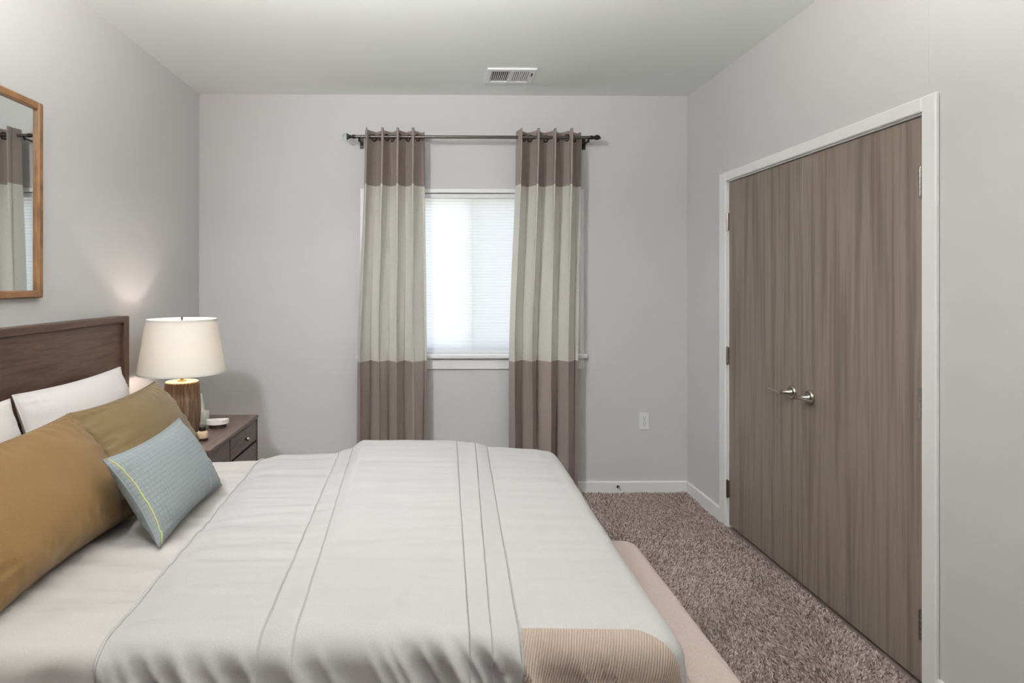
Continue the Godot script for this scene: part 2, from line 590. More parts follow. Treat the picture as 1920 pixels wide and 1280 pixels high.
func window() -> void:
	var wx0 := -0.489
	var wx1 := 0.98
	var wy0 := 0.945
	var wy1 := 2.035
	var w := setting("window_1")
	var zf := ZB - 0.10
	# slim casing round the opening, mitred at the top corners
	var cw := 0.026
	struct(box(Vector3(wx1, wy0 - 0.005, ZB), Vector3(wx1 + cw, wy1 + cw, ZB + 0.012), 0.003), "casing", M.trim, w)
	struct(box(Vector3(wx0 - cw, wy0 - 0.005, ZB), Vector3(wx0, wy1 + cw, ZB + 0.012), 0.003), "casing", M.trim, w)
	struct(box(Vector3(wx0, wy1, ZB), Vector3(wx1, wy1 + cw, ZB + 0.012), 0.003), "casing", M.trim, w)
	# sill board and the apron below it
	struct(box(Vector3(wx0 - 0.05, wy0 - 0.034, ZB - 0.1), Vector3(wx1 + 0.046, wy0 - 0.004, ZB + 0.042), 0.006), "sill", M.trim, w)
	struct(box(Vector3(wx0 - 0.03, wy0 - 0.108, ZB), Vector3(wx1 + 0.028, wy0 - 0.034, ZB + 0.014), 0.003), "apron", M.trim, w)
	# frame, meeting stile and the two panes
	var fr := begin()
	bev(fr, Vector3(wx0, wy0 - 0.004, zf - 0.02), Vector3(wx0 + 0.045, wy1, zf + 0.03), 0.003)
	bev(fr, Vector3(wx1 - 0.045, wy0 - 0.004, zf - 0.02), Vector3(wx1, wy1, zf + 0.03), 0.003)
	bev(fr, Vector3(wx0 + 0.045, wy0 - 0.004, zf - 0.02), Vector3(wx1 - 0.045, wy0 + 0.05, zf + 0.03), 0.003)
	bev(fr, Vector3(wx0 + 0.045, wy1 - 0.045, zf - 0.02), Vector3(wx1 - 0.045, wy1, zf + 0.03), 0.003)
	struct(fr, "window_frame", M.vinyl, w)
	var mid := (wx0 + wx1) / 2.0
	struct(box(Vector3(mid - 0.02, wy0 + 0.05, zf - 0.015), Vector3(mid + 0.02, wy1 - 0.045, zf + 0.02), 0.003), "meeting_stile", M.vinyl, w)
	struct(box(Vector3(wx0 + 0.045, wy0 + 0.05, zf - 0.002), Vector3(mid - 0.02, wy1 - 0.045, zf + 0.002), 0.0003), "pane", M.pane, w)
	struct(box(Vector3(mid + 0.02, wy0 + 0.05, zf - 0.002), Vector3(wx1 - 0.045, wy1 - 0.045, zf + 0.002), 0.0003), "pane", M.pane, w)
	struct(box(Vector3(mid + 0.02, wy0 + 0.05, zf - 0.014), Vector3(wx1 - 0.045, wy1 - 0.045, zf - 0.013), 0.0002), "insect_screen", M.screen, w)
	# the blind, hung inside the opening
	var b := thing("window_blind", "white closed slatted blind glowing with daylight between the curtains", "blind", Vector3(mid, wy1, ZB - 0.035))
	var half := (wx1 - wx0) / 2.0 - 0.006
	put(box(Vector3(-half, -0.034, -0.022), Vector3(half, -0.003, 0.022), 0.003), "head_rail", M.vinyl, b)
	var pitch := 0.0208
	var n := 50
	var sl := slat(half, 0.0262)
	for k in n:
		var s := put(sl, "slat", M.blind, b)
		s.position = Vector3(0, -0.046 - pitch * k, 0)
		s.rotation_degrees.x = 66.0 + 1.0 * sin(k * 1.7)
	var bottom := -0.046 - pitch * n
	put(box(Vector3(-half, bottom - 0.012, -0.011), Vector3(half, bottom + 0.008, 0.011), 0.003), "bottom_rail", M.vinyl, b)
	for x in [-half + 0.15, 0.0, half - 0.15]:
		put(tube(begin(), [Vector3(x, -0.034, 0.014), Vector3(x, bottom, 0.014)], [0.0007, 0.0007], 5), "ladder_cord", M.vinyl, b)

# one thin curved slat, width w across
func slat(half: float, w: float) -> ArrayMesh:
	var pos := PackedVector3Array()
	var uv := PackedVector2Array()
	for j in 2:
		for i in 7:
			var t := i / 6.0 * 2.0 - 1.0
			pos.append(Vector3(-half if j == 0 else half, 0.0036 * (1.0 - t * t), t * w / 2.0))
			uv.append(Vector2(i / 6.0, j))
	return sheet(7, 2, pos, uv)

func doors() -> void:
	var z0 := -3.581
	var z1 := -2.139
	var mid := (z0 + z1) / 2.0
	var top := 2.012
	# jamb and casing
	var d := setting("trim_1")
	var jx := WR - 0.001
	var st := begin()
	bev(st, Vector3(jx, -0.016, z0 - 0.024), Vector3(WR + 0.12, top + 0.024, z0 - 0.003), 0.001)
	bev(st, Vector3(jx, -0.016, z1 + 0.003), Vector3(WR + 0.12, top + 0.024, z1 + 0.024), 0.001)
	bev(st, Vector3(jx, top + 0.004, z0 - 0.003), Vector3(WR + 0.12, top + 0.024, z1 + 0.003), 0.001)
	bev(st, Vector3(WR + 0.05, -0.016, z0 - 0.003), Vector3(WR + 0.065, top + 0.004, z0 + 0.01), 0.001)
	bev(st, Vector3(WR + 0.05, -0.016, z1 - 0.01), Vector3(WR + 0.065, top + 0.004, z1 + 0.003), 0.001)
	bev(st, Vector3(WR + 0.05, top - 0.01, z0 - 0.003), Vector3(WR + 0.065, top + 0.004, z1 + 0.003), 0.001)
	struct(st, "jamb", M.trim, d)
	var cx := WR - 0.016
	struct(box(Vector3(cx, -0.016, -3.669), Vector3(WR, 2.074, z0 - 0.010), 0.004), "casing", M.trim, d)
	struct(box(Vector3(cx, -0.016, z1 + 0.010), Vector3(WR, 2.074, -2.066), 0.004), "casing", M.trim, d)
	struct(box(Vector3(cx, top + 0.010, z0 - 0.010), Vector3(WR, 2.074, z1 + 0.010), 0.004), "casing", M.trim, d)
	for k in 2:
		var a := z0 if k == 0 else mid + 0.0015
		var b := mid - 0.0015 if k == 0 else z1
		var leaf := setting("door_%d" % (k + 1))
		leaf.set_meta("label", "grey-brown wood grain closet door leaf " + ("beside the window corner" if k == 0 else "farther from the window corner"))
		struct(box(Vector3(WR + 0.004, 0.004, a), Vector3(WR + 0.044, top, b), 0.0015), "leaf", M.door_wood, leaf)
		var hz := -3.607 + 0.022 if k == 0 else -2.143
		for y in [0.212, 0.995, 1.781]:
			struct(hinge(Vector3(WR - 0.006, y, hz)), "hinge", M.nickel, leaf)
		lever(leaf, Vector3(WR + 0.004, 0.894, -2.937 if k == 0 else -2.797), -1.0 if k == 0 else 1.0)

func hinge(at: Vector3) -> SurfaceTool:
	var st := begin()
	var h := 0.1
	for k in 5:
		var y0 := at.y - h / 2 + h / 5 * k
		tube(st, [Vector3(at.x, y0 + 0.0006, at.z), Vector3(at.x, y0 + h / 5 - 0.0006, at.z)], [0.0065, 0.0065], 12)
	tube(st, [Vector3(at.x, at.y - h / 2 - 0.004, at.z), Vector3(at.x, at.y + h / 2 + 0.004, at.z)], [0.0045, 0.0045], 10)
	bev(st, Vector3(at.x, at.y - h / 2, at.z - 0.009), Vector3(at.x + 0.0095, at.y + h / 2, at.z + 0.009), 0.001)
	return st

func lever(parent: Node3D, at: Vector3, dir: float) -> void:
	var h := Node3D.new()
	h.name = "lever_handle"
	h.set_meta("label", "satin nickel lever handle")
	parent.add_child(h, true)
	var st := begin()
	tube(st, [at, at - Vector3(0.009, 0, 0), at - Vector3(0.012, 0, 0)], [0.0325, 0.0325, 0.029], 32)
	put(st, "rosette", M.nickel, h)
	st = begin()
	tube(st, [at - Vector3(0.010, 0, 0), at - Vector3(0.016, 0, 0), at - Vector3(0.016, 0, 0), at - Vector3(0.068, 0, 0)], [0.016, 0.016, 0.0098, 0.0098], 20)
	put(st, "neck", M.nickel, h)
	st = begin()
	var e := at - Vector3(0.06, 0, 0)
	tube(st, [e, e + Vector3(0.0, 0.001, 0.05 * dir), e + Vector3(0.004, 0.002, 0.112 * dir)], [0.0082, 0.0072, 0.006], 16)
	put(st, "lever", M.nickel, h)

func bed() -> void:
	var b := thing("bed", "bed with dark walnut headboard against the left wall", "bed", Vector3(0, 0, BED_Z))
	# headboard: stiles, rails and a recessed panel
	var x0 := WL + 0.004
	var x1 := -1.53
	var hw := 0.975
	var top := 1.258
	var hb := Node3D.new()
	hb.name = "headboard"
	hb.set_meta("label", "dark walnut headboard with recessed panel")
	b.add_child(hb, true)
	for s in [-1.0, 1.0]:
		var a: float = s * (hw - 0.046)
		var c: float = s * hw
		put(box(Vector3(x0, -0.012, minf(a, c)), Vector3(x1, top, maxf(a, c)), 0.004), "stile", M.walnut_up, hb)
	put(box(Vector3(x0, top - 0.032, -hw + 0.046), Vector3(x1, top, hw - 0.046), 0.004), "top_rail", M.walnut, hb)
	put(box(Vector3(x0 + 0.01, 0.3, -hw + 0.046), Vector3(x1 - 0.014, top - 0.032, hw - 0.046), 0.001), "panel", M.walnut, hb)
	put(box(Vector3(-1.528, 0.12, -0.74), Vector3(0.455, 0.34, 0.74), 0.015), "base", M.bed_base, b)
	put(box(Vector3(-1.525, 0.342, -0.735), Vector3(0.47, 0.6, 0.735), 0.05), "mattress", M.sheet, b)
	for x in [-1.45, 0.38]:
		for z in [-0.66, 0.66]:
			put(lathe([Vector2(0.0, -0.012), Vector2(0.022, -0.012), Vector2(0.03, 0.125), Vector2(0, 0.125)], 16), "leg", M.walnut_up, b).position = Vector3(x, 0, z)

# ---------------------------------------------------------------- bedding

var cloth_noise := FastNoiseLite.new()

func pw(xs: Array, ys: Array, x: float) -> float:
	if x <= xs[0]:
		return ys[0]
	for k in xs.size() - 1:
		if x <= xs[k + 1]:
			return lerpf(ys[k], ys[k + 1], smoothstep(0.0, 1.0, (x - xs[k]) / (xs[k + 1] - xs[k])))
	return ys[-1]

# cloth lying on the bed and hanging over its sides: e = how far past the edges, along x and z
func hang(x: float, y: float, z: float, ex: float, ez: float, r: float, flare: float, ripple: float) -> Vector3:
	var d := sqrt(ex * ex + ez * ez)
	if d < 1e-6:
		return Vector3(x, y, z)
	var a := minf(d / r, PI / 2.0)
	var rest := maxf(0.0, d - r * PI / 2.0)
	var out := r * sin(a) + rest * flare + ripple * smoothstep(0.02, 0.16, d)
	var down := r * (1.0 - cos(a)) + rest
	return Vector3(x + ex / d * out, y - down, z + ez / d * out)

const FAR_X := [-0.80, -0.442, -0.38, 0.094, 0.18, 0.233, 0.50]
const NEAR_X := [-0.745, -0.394, -0.316, 0.075, 0.125, 0.189, 0.50]

# folds of the side that hangs towards the camera: unequal, sharp-crested, slanting
func near_fold(x: float) -> float:
	var p := x * 30.0 + 5.0 * cloth_noise.get_noise_2d(x * 120.0, 5.0)
	var a := 0.6 + 0.8 * cloth_noise.get_noise_2d(x * 150.0, 60.0)
	var q := 1.0 - 2.0 * pow(absf(sin(p * 1.35 + 0.7)), 0.6)
	return 0.026 * a * (1.0 - 2.0 * pow(absf(sin(p * 0.5)), 0.7)) + 0.009 * q * (0.6 + a)

func duvet_point(fx: float, nx: float, over: float, v: float, hw: float, lift: float, dent: float) -> Vector3:
	var t := clampf((v + hw) / (2.0 * hw), 0.0, 1.0)
	var x := lerpf(fx, nx, t)
	var vz := clampf(v, -hw, hw)
	var far := pw([-0.80, -0.70, -0.47, -0.40, -0.33, 0.06, 0.16, 0.26, 0.45, 0.50], [0.618, 0.636, 0.640, 0.660, 0.700, 0.701, 0.688, 0.664, 0.656, 0.648], fx)
	var near := pw([-0.745, -0.66, -0.40, -0.30, 0.06, 0.2, 0.45, 0.50], [0.616, 0.630, 0.634, 0.642, 0.644, 0.636, 0.632, 0.628], nx)
	var y := lerpf(far, near, smoothstep(0.05, 0.9, t)) + lift - dent
	# soft creases that run along the bed, more on the turned-down end, and gentle swells
	var w := cloth_noise.get_noise_2d(x * 130.0 + 40.0 * v, v * 900.0)
	var amount := lerpf(0.0075, 0.0036, smoothstep(-0.5, -0.25, x))
	y += w * amount + cloth_noise.get_noise_2d(x * 160.0 + 700.0, v * 160.0) * 0.006
	var ez := maxf(0.0, absf(v) - hw)
	if over > 0.0:
		var lim := 0.20
		var dd := sqrt(over * over + ez * ez)
		if dd > lim:
			ez *= lim / dd
			over *= lim / dd
	var ripple := near_fold(x - 0.55 * ez) if v > 0 else 0.008 * sin(x * 30.0)
	if over > 0.0:
		ripple = 0.006 * sin(vz * 14.0)
	ripple *= 1.0 - smoothstep(0.22, 0.42, x) * 0.75
	return hang(x, y, BED_Z + vz, over, ez * signf(v), 0.07, 0.10, ripple)

func bedding() -> void:
	cloth_noise.seed = 77
	cloth_noise.frequency = 0.01
	cloth_noise.fractal_octaves = 3
	var hw := 0.70
	# flat sheet on the head end, tucked under the duvet
	var xs := []
	for k in 58:
		xs.append(lerpf(-1.515, -0.60, k / 57.0))
	var vs := []
	for k in 181:
		vs.append(lerpf(-hw - 0.36, hw + 0.36, k / 180.0))
	var pos := PackedVector3Array()
	var uv := PackedVector2Array()
	for v: float in vs:
		for x: float in xs:
			var y := 0.606 + cloth_noise.get_noise_2d(x * 200.0 + v * 260.0, v * 700.0) * 0.011 * (1.0 - smoothstep(-0.78, -0.7, x))
			y -= 0.004 * smoothstep(-0.82, -0.74, x)
			var rip := 0.012 * sin(x * 26.0 + 1.0) + 0.02 * cloth_noise.get_noise_2d(x * 300.0 + v * 200.0, 9.0)
			pos.append(hang(x, y, BED_Z + clampf(v, -hw + 0.004, hw - 0.004), 0.0, maxf(0, absf(v) - hw + 0.004) * signf(v), 0.05, 0.03, rip * (1.0 - smoothstep(-0.82, -0.72, x))))
			uv.append(Vector2(x, v))
	var sh := put(sheet(xs.size(), vs.size(), pos, uv, true), "bed_sheet", M.sheet)
	tag(sh, "pale flat sheet on the mattress under the pillows", "sheet")
	# duvet: columns follow its seams
	var cols := []       # [far x, near x, over, dent]
	for k in FAR_X.size() - 1:
		var a: float = FAR_X[k]
		var b: float = FAR_X[k + 1]
		var n := maxi(4, int((b - a) / 0.011))
		for i in n:
			var t := float(i) / n
			if k > 0 and i == 0:
				for e: Array in [[-0.0042, 0.0], [-0.0018, 0.0008], [0.0, 0.008], [0.0018, 0.0008], [0.0042, 0.0]]:
					var o: int = k - 1 if e[0] < 0 else k + 1
					var g := absf(e[0]) / absf(FAR_X[o] - a)
					cols.append([lerpf(a, FAR_X[o], g), lerpf(NEAR_X[k], NEAR_X[o], g), 0.0, e[1]])
			else:
				cols.append([lerpf(a, b, t), lerpf(NEAR_X[k], NEAR_X[k + 1], t), 0.0, 0.0])
	for k in 17:
		cols.append([0.50, 0.50, 0.19 * k / 16.0, 0.0])
	vs.clear()
	for k in 221:
		vs.append(lerpf(-hw - 0.40, hw + 0.40, k / 220.0))
	pos = PackedVector3Array()
	uv = PackedVector2Array()
	for v: float in vs:
		for c: Array in cols:
			pos.append(duvet_point(c[0], c[1], c[2], v, hw, 0.0, c[3]))
			uv.append(Vector2(c[0] + c[2], v))
	var dv := put(sheet(cols.size(), vs.size(), pos, uv, true), "duvet", M.duvet)
	tag(dv, "white duvet with stitched bands covering the bed", "duvet")
	# the rolled hem at the duvet's head end
	var hem := []
	var rad := []
	for v: float in vs:
		hem.append(duvet_point(-0.80, -0.745, 0.0, v, hw, 0.001, 0.0))
		rad.append(0.004)
	put(tube(begin(), hem, rad, 8), "hem", M.duvet, dv)
	# ribbed throw over the near side at the foot
	pos = PackedVector3Array()
	uv = PackedVector2Array()
	var nx := 420
	var nv := 70
	for j in nv:
		for i in nx:
			var q := float(i) / (nx - 1)
			var x := lerpf(0.192, 0.59, q)
			var over := maxf(0.0, x - 0.50)
			var start := 0.022 + 0.13 * pow(maxf(0.0, q - 0.6) / 0.4, 2.0)
			var v := lerpf(hw + start, hw + 0.40, float(j) / (nv - 1))
			var near := minf(x, 0.50)
			var far := near
			for k in 6:
				if near >= NEAR_X[k] and near <= NEAR_X[k + 1]:
					far = lerpf(FAR_X[k], FAR_X[k + 1], (near - NEAR_X[k]) / (NEAR_X[k + 1] - NEAR_X[k]))
			var p := duvet_point(far, near, over, v, hw, 0.0, 0.0)
			var gone := Vector2(over, v - hw)
			var up := clampf(gone.length() / 0.11, 0.0, 1.0) * PI / 2.0
			gone = gone.normalized()
			# knitted ribs, slightly wavy and slanting
			var wave := cloth_noise.get_noise_2d(x * 500.0, v * 500.0) * 0.004
			var rib := 0.0016 * (1.0 - 2.0 * pow(absf(sin(PI * (x + 0.28 * (v - hw) + wave) / 0.0062)), 1.4)) * -1.0
			p += Vector3(gone.x * sin(up), cos(up), gone.y * sin(up)) * (0.009 + rib)
			pos.append(p)
			uv.append(Vector2(x * 2.6 - v * 0.5, v * 2.6))
	var th := put(sheet(nx, nv, pos, uv, true), "throw_blanket", M.throw)
	tag(th, "taupe ribbed throw blanket hanging over the side of the bed at its foot", "blanket")

# ---------------------------------------------------------------- pillows

# c centre, w width axis, up height axis (unit), sizes; wrinkle strength; the front faces w x up
func pillow_point(u: float, v: float, side: float, sz: Vector3, wr: float, sd: float, pinch: float) -> Vector3:
	var x := u * (1.0 - pinch * (1.0 - v * v) * absf(u) ** 3)
	var y := v * (1.0 - pinch * 1.2 * (1.0 - u * u) * absf(v) ** 3)
	var t := pow(maxf(0.0, 1.0 - absf(u) ** 2.6), 0.55) * pow(maxf(0.0, 1.0 - absf(v) ** 2.6), 0.55)
	t = t * 0.97 + 0.004
	# gathers run in from the seams; broad soft swells over the rest
	var low := cloth_noise.get_noise_2d(u * 60.0 + sd * 31.0, v * 60.0)
	t *= 1.0 + wr * 0.12 * low
	var wv := smoothstep(0.35, 0.8, absf(v)) * (1.0 - smoothstep(0.94, 1.0, absf(v)))
	var wu := smoothstep(0.45, 0.85, absf(u)) * (1.0 - smoothstep(0.95, 1.0, absf(u)))
	var gv := cloth_noise.get_noise_2d(u * 760.0 + v * 120.0 + sd * 90.0, v * 50.0 + 11.0) * wv
	var gu := cloth_noise.get_noise_2d(v * 520.0 + u * 60.0 + sd * 55.0, u * 40.0 + 300.0) * wu
	var fold := wr * 0.016 * (gv * (1.35 if v < 0 else 0.6) + gu) if side != 0.0 else 0.0
	return Vector3(x * sz.x / 2, y * sz.y / 2, side * (t * sz.z / 2 + fold))

func pillow(called: String, label: String, m: Material, c: Vector3, bottom: Vector2, top: Vector2, yaw: float, width: float, thick: float, wr: float, sd: float, roll := 0.0, pinch := 0.07, group := "") -> Node3D:
	var dir := (top - bottom)
	var height := dir.length()
	dir = dir.normalized()
	var w := Vector3(0, 0, -1).rotated(Vector3.UP, yaw)
	var up := Vector3(dir.x, dir.y, 0).rotated(Vector3.UP, yaw)
	var nrm := w.cross(up)
	w = w.rotated(nrm, roll)
	up = up.rotated(nrm, roll)
	var p := thing(called, label, "pillow", c, group)
	p.basis = Basis(w, up, nrm)
	var sz := Vector3(width, height, thick)
	var n := 61
	for side in [1.0, -1.0]:
		var pos := PackedVector3Array()
		var uv := PackedVector2Array()
		for j in n:
			for i in n:
				var u := sin((float(i) / (n - 1) - 0.5) * PI)
				var v := sin((float(j) / (n - 1) - 0.5) * PI)
				pos.append(pillow_point(u, v, side, sz, wr, sd, pinch))
				uv.append(Vector2(u * width * 0.5, v * height * 0.5))
		put(sheet(n, n, pos, uv, side < 0), "front" if side > 0 else "back", m, p)
	# seam welt round the edge
	var pts := []
	var rad := []
	for k in 121:
		var a := TAU * k / 120.0
		var e := Vector2(cos(a), sin(a))
		e = e / maxf(absf(e.x), absf(e.y))
		pts.append(pillow_point(e.x, e.y, 0.0, sz, 0, sd, pinch))
		rad.append(0.0035)
	put(tube(begin(), pts, rad, 6, false), "seam", m, p)
	return p

func pillows() -> void:
	pillow("bed_pillow", "white pillow against the headboard beside the lamp", M.pillow_white, Vector3(-1.405, 0.83, -2.50), Vector2(-1.34, 0.63), Vector2(-1.455, 1.035), 0.0, 0.72, 0.16, 0.35, 1.0, 0.0, 0.05)
	pillow("bed_pillow", "white pillow behind the mustard pillow", M.pillow_white, Vector3(-1.405, 0.825, -1.76), Vector2(-1.34, 0.63), Vector2(-1.455, 1.025), 0.0, 0.73, 0.16, 0.35, 2.0, 0.0, 0.05)
	pillow("accent_pillow", "olive-tan satin pillow beside the nightstand", M.olive, Vector3(-1.20, 0.795, -2.545), Vector2(-1.09, 0.625), Vector2(-1.315, 0.95), 0.03, 0.72, 0.20, 0.55, 3.0, 0.0, 0.08)
	pillow("accent_pillow", "large mustard satin pillow in front of a white pillow", M.mustard, Vector3(-1.175, 0.79, -1.80), Vector2(-1.05, 0.615), Vector2(-1.305, 0.955), -0.02, 0.78, 0.22, 0.65, 4.0, 0.0, 0.08)
	var g := pillow("lumbar_pillow", "small grey-blue lumbar pillow with yellow piping", M.grey_pillow, Vector3(-0.925, 0.755, -2.15), Vector2(-0.84, 0.62), Vector2(-1.005, 0.885), 0.02, 0.57, 0.15, 0.25, 5.0, 0.0, 0.09)
	var sz := Vector3(0.57, Vector2(-0.84, 0.62).distance_to(Vector2(-1.005, 0.885)), 0.15)
	var pts := []
	var rad := []
	for k in 41:
		var v := lerpf(-0.985, 0.985, k / 40.0)
		pts.append(pillow_point(-0.955, v, 1.0, sz, 0.25, 5.0, 0.09) + Vector3(0, 0, 0.0008))
		rad.append(0.0019)
	put(tube(begin(), pts, rad, 6), "piping", M.piping, g)
	g.get_node("piping").set_meta("label", "yellow piping")

func bench() -> void:
	var b := thing("bench", "long mauve-pink upholstered bench at the foot of the bed", "bench", Vector3(0.633, 0, -1.72))
	var hx := 0.148
	var hz := 0.68
	var pos := PackedVector3Array()
	var uv := PackedVector2Array()
	# cushion: rounded rectangle swept from its underside over the top
	var prof := [Vector2(-0.004, 0.30), Vector2(0, 0.31), Vector2(0, 0.385), Vector2(-0.006, 0.405), Vector2(-0.016, 0.416), Vector2(-0.03, 0.422), Vector2(-0.06, 0.425), Vector2(-0.1, 0.427), Vector2(-0.147, 0.428)]
	var n := 97
	for p: Vector2 in prof:
		for i in n:
			var a := TAU * i / (n - 1)
			var r := 0.05
			var q := Vector2(clampf(cos(a) * 3.0, -1, 1), clampf(sin(a) * 3.0, -1, 1))
			var cx := (hx - r) * signf(cos(a)) if absf(cos(a)) > 1e-5 else 0.0
			var cz := (hz - r) * signf(sin(a)) if absf(sin(a)) > 1e-5 else 0.0
			var o := Vector3(cx + cos(a) * r, p.y, cz + sin(a) * r)
			var k := -p.x
			o.x = signf(o.x) * maxf(0.0, absf(o.x) - k)
			o.z = signf(o.z) * maxf(0.0, absf(o.z) - k)
			o.y += 0.0025 * cloth_noise.get_noise_2d(o.x * 200.0, o.z * 500.0) if p.y > 0.4 else 0.0
			pos.append(o)
			uv.append(Vector2(o.x, o.z))
			q = q
	put(sheet(n, prof.size(), pos, uv, true, true), "cushion", M.bench_fabric, b)
	put(box(Vector3(-hx + 0.012, 0.24, -hz + 0.012), Vector3(hx - 0.012, 0.302, hz - 0.012), 0.004), "seat_frame", M.bench_fabric, b)
	for x in [-hx + 0.04, hx - 0.04]:
		for z in [-hz + 0.06, hz - 0.06]:
			put(lathe([Vector2(0, -0.012), Vector2(0.013, -0.012), Vector2(0.02, 0.242), Vector2(0, 0.242)], 14), "leg", M.walnut_up, b).position = Vector3(x, 0, z)

# ---------------------------------------------------------------- nightstand and what stands on it

const TOP := 0.63

func nightstand() -> void:
	var z0 := -3.71
	var z1 := -2.915
	var x0 := -1.525
	var x1 := -1.07
	var n := thing("nightstand", "brown wooden nightstand with drawers between the bed and the window wall", "nightstand", Vector3(0, 0, 0))
	put(box(Vector3(x0, TOP - 0.022, z0), Vector3(x1, TOP, z1), 0.003), "top", M.stand_wood, n)
	var st := begin()
	bev(st, Vector3(x0, 0.09, z0 + 0.002), Vector3(x1 - 0.003, TOP - 0.022, z0 + 0.024), 0.002)
	bev(st, Vector3(x0, 0.09, z1 - 0.024), Vector3(x1 - 0.003, TOP - 0.022, z1 - 0.002), 0.002)
	bev(st, Vector3(x0, 0.09, z0 + 0.024), Vector3(x1 - 0.003, 0.112, z1 - 0.024), 0.002)
	bev(st, Vector3(x0, 0.112, z0 + 0.024), Vector3(x0 + 0.01, TOP - 0.022, z1 - 0.024), 0.001)
	bev(st, Vector3(x0 + 0.01, 0.112, -3.236), Vector3(x1 - 0.003, TOP - 0.022, -3.218), 0.002)
	put(st, "body", M.stand_wood, n)
	var fx0 := x1 - 0.026
	var fx1 := x1 - 0.006
	put(box(Vector3(fx0, 0.116, -3.214), Vector3(fx1, TOP - 0.026, z1 - 0.028), 0.003), "door", M.stand_wood, n)
	for r in [[0.487, TOP - 0.026], [0.30, 0.473], [0.116, 0.286]]:
		var dr := put(box(Vector3(fx0, r[0], z0 + 0.027), Vector3(fx1, r[1], -3.240), 0.003), "drawer", M.stand_wood, n)
		var zc := (z0 + 0.027 - 3.240) / 2.0
		var yc: float = (r[0] + r[1]) / 2.0
		var k := begin()
		tube(k, [Vector3(fx1, yc, zc), Vector3(fx1 + 0.008, yc, zc), Vector3(fx1 + 0.012, yc, zc), Vector3(fx1 + 0.022, yc, zc), Vector3(fx1 + 0.026, yc, zc)], [0.005, 0.005, 0.012, 0.014, 0.009], 18)
		put(k, "knob", M.nickel, dr)
	for x in [x0 + 0.04, x1 - 0.04]:
		for z in [z0 + 0.05, z1 - 0.05]:
			put(lathe([Vector2(0, -0.012), Vector2(0.015, -0.012), Vector2(0.022, 0.092), Vector2(0, 0.092)], 14), "leg", M.stand_wood, n).position = Vector3(x, 0, z)

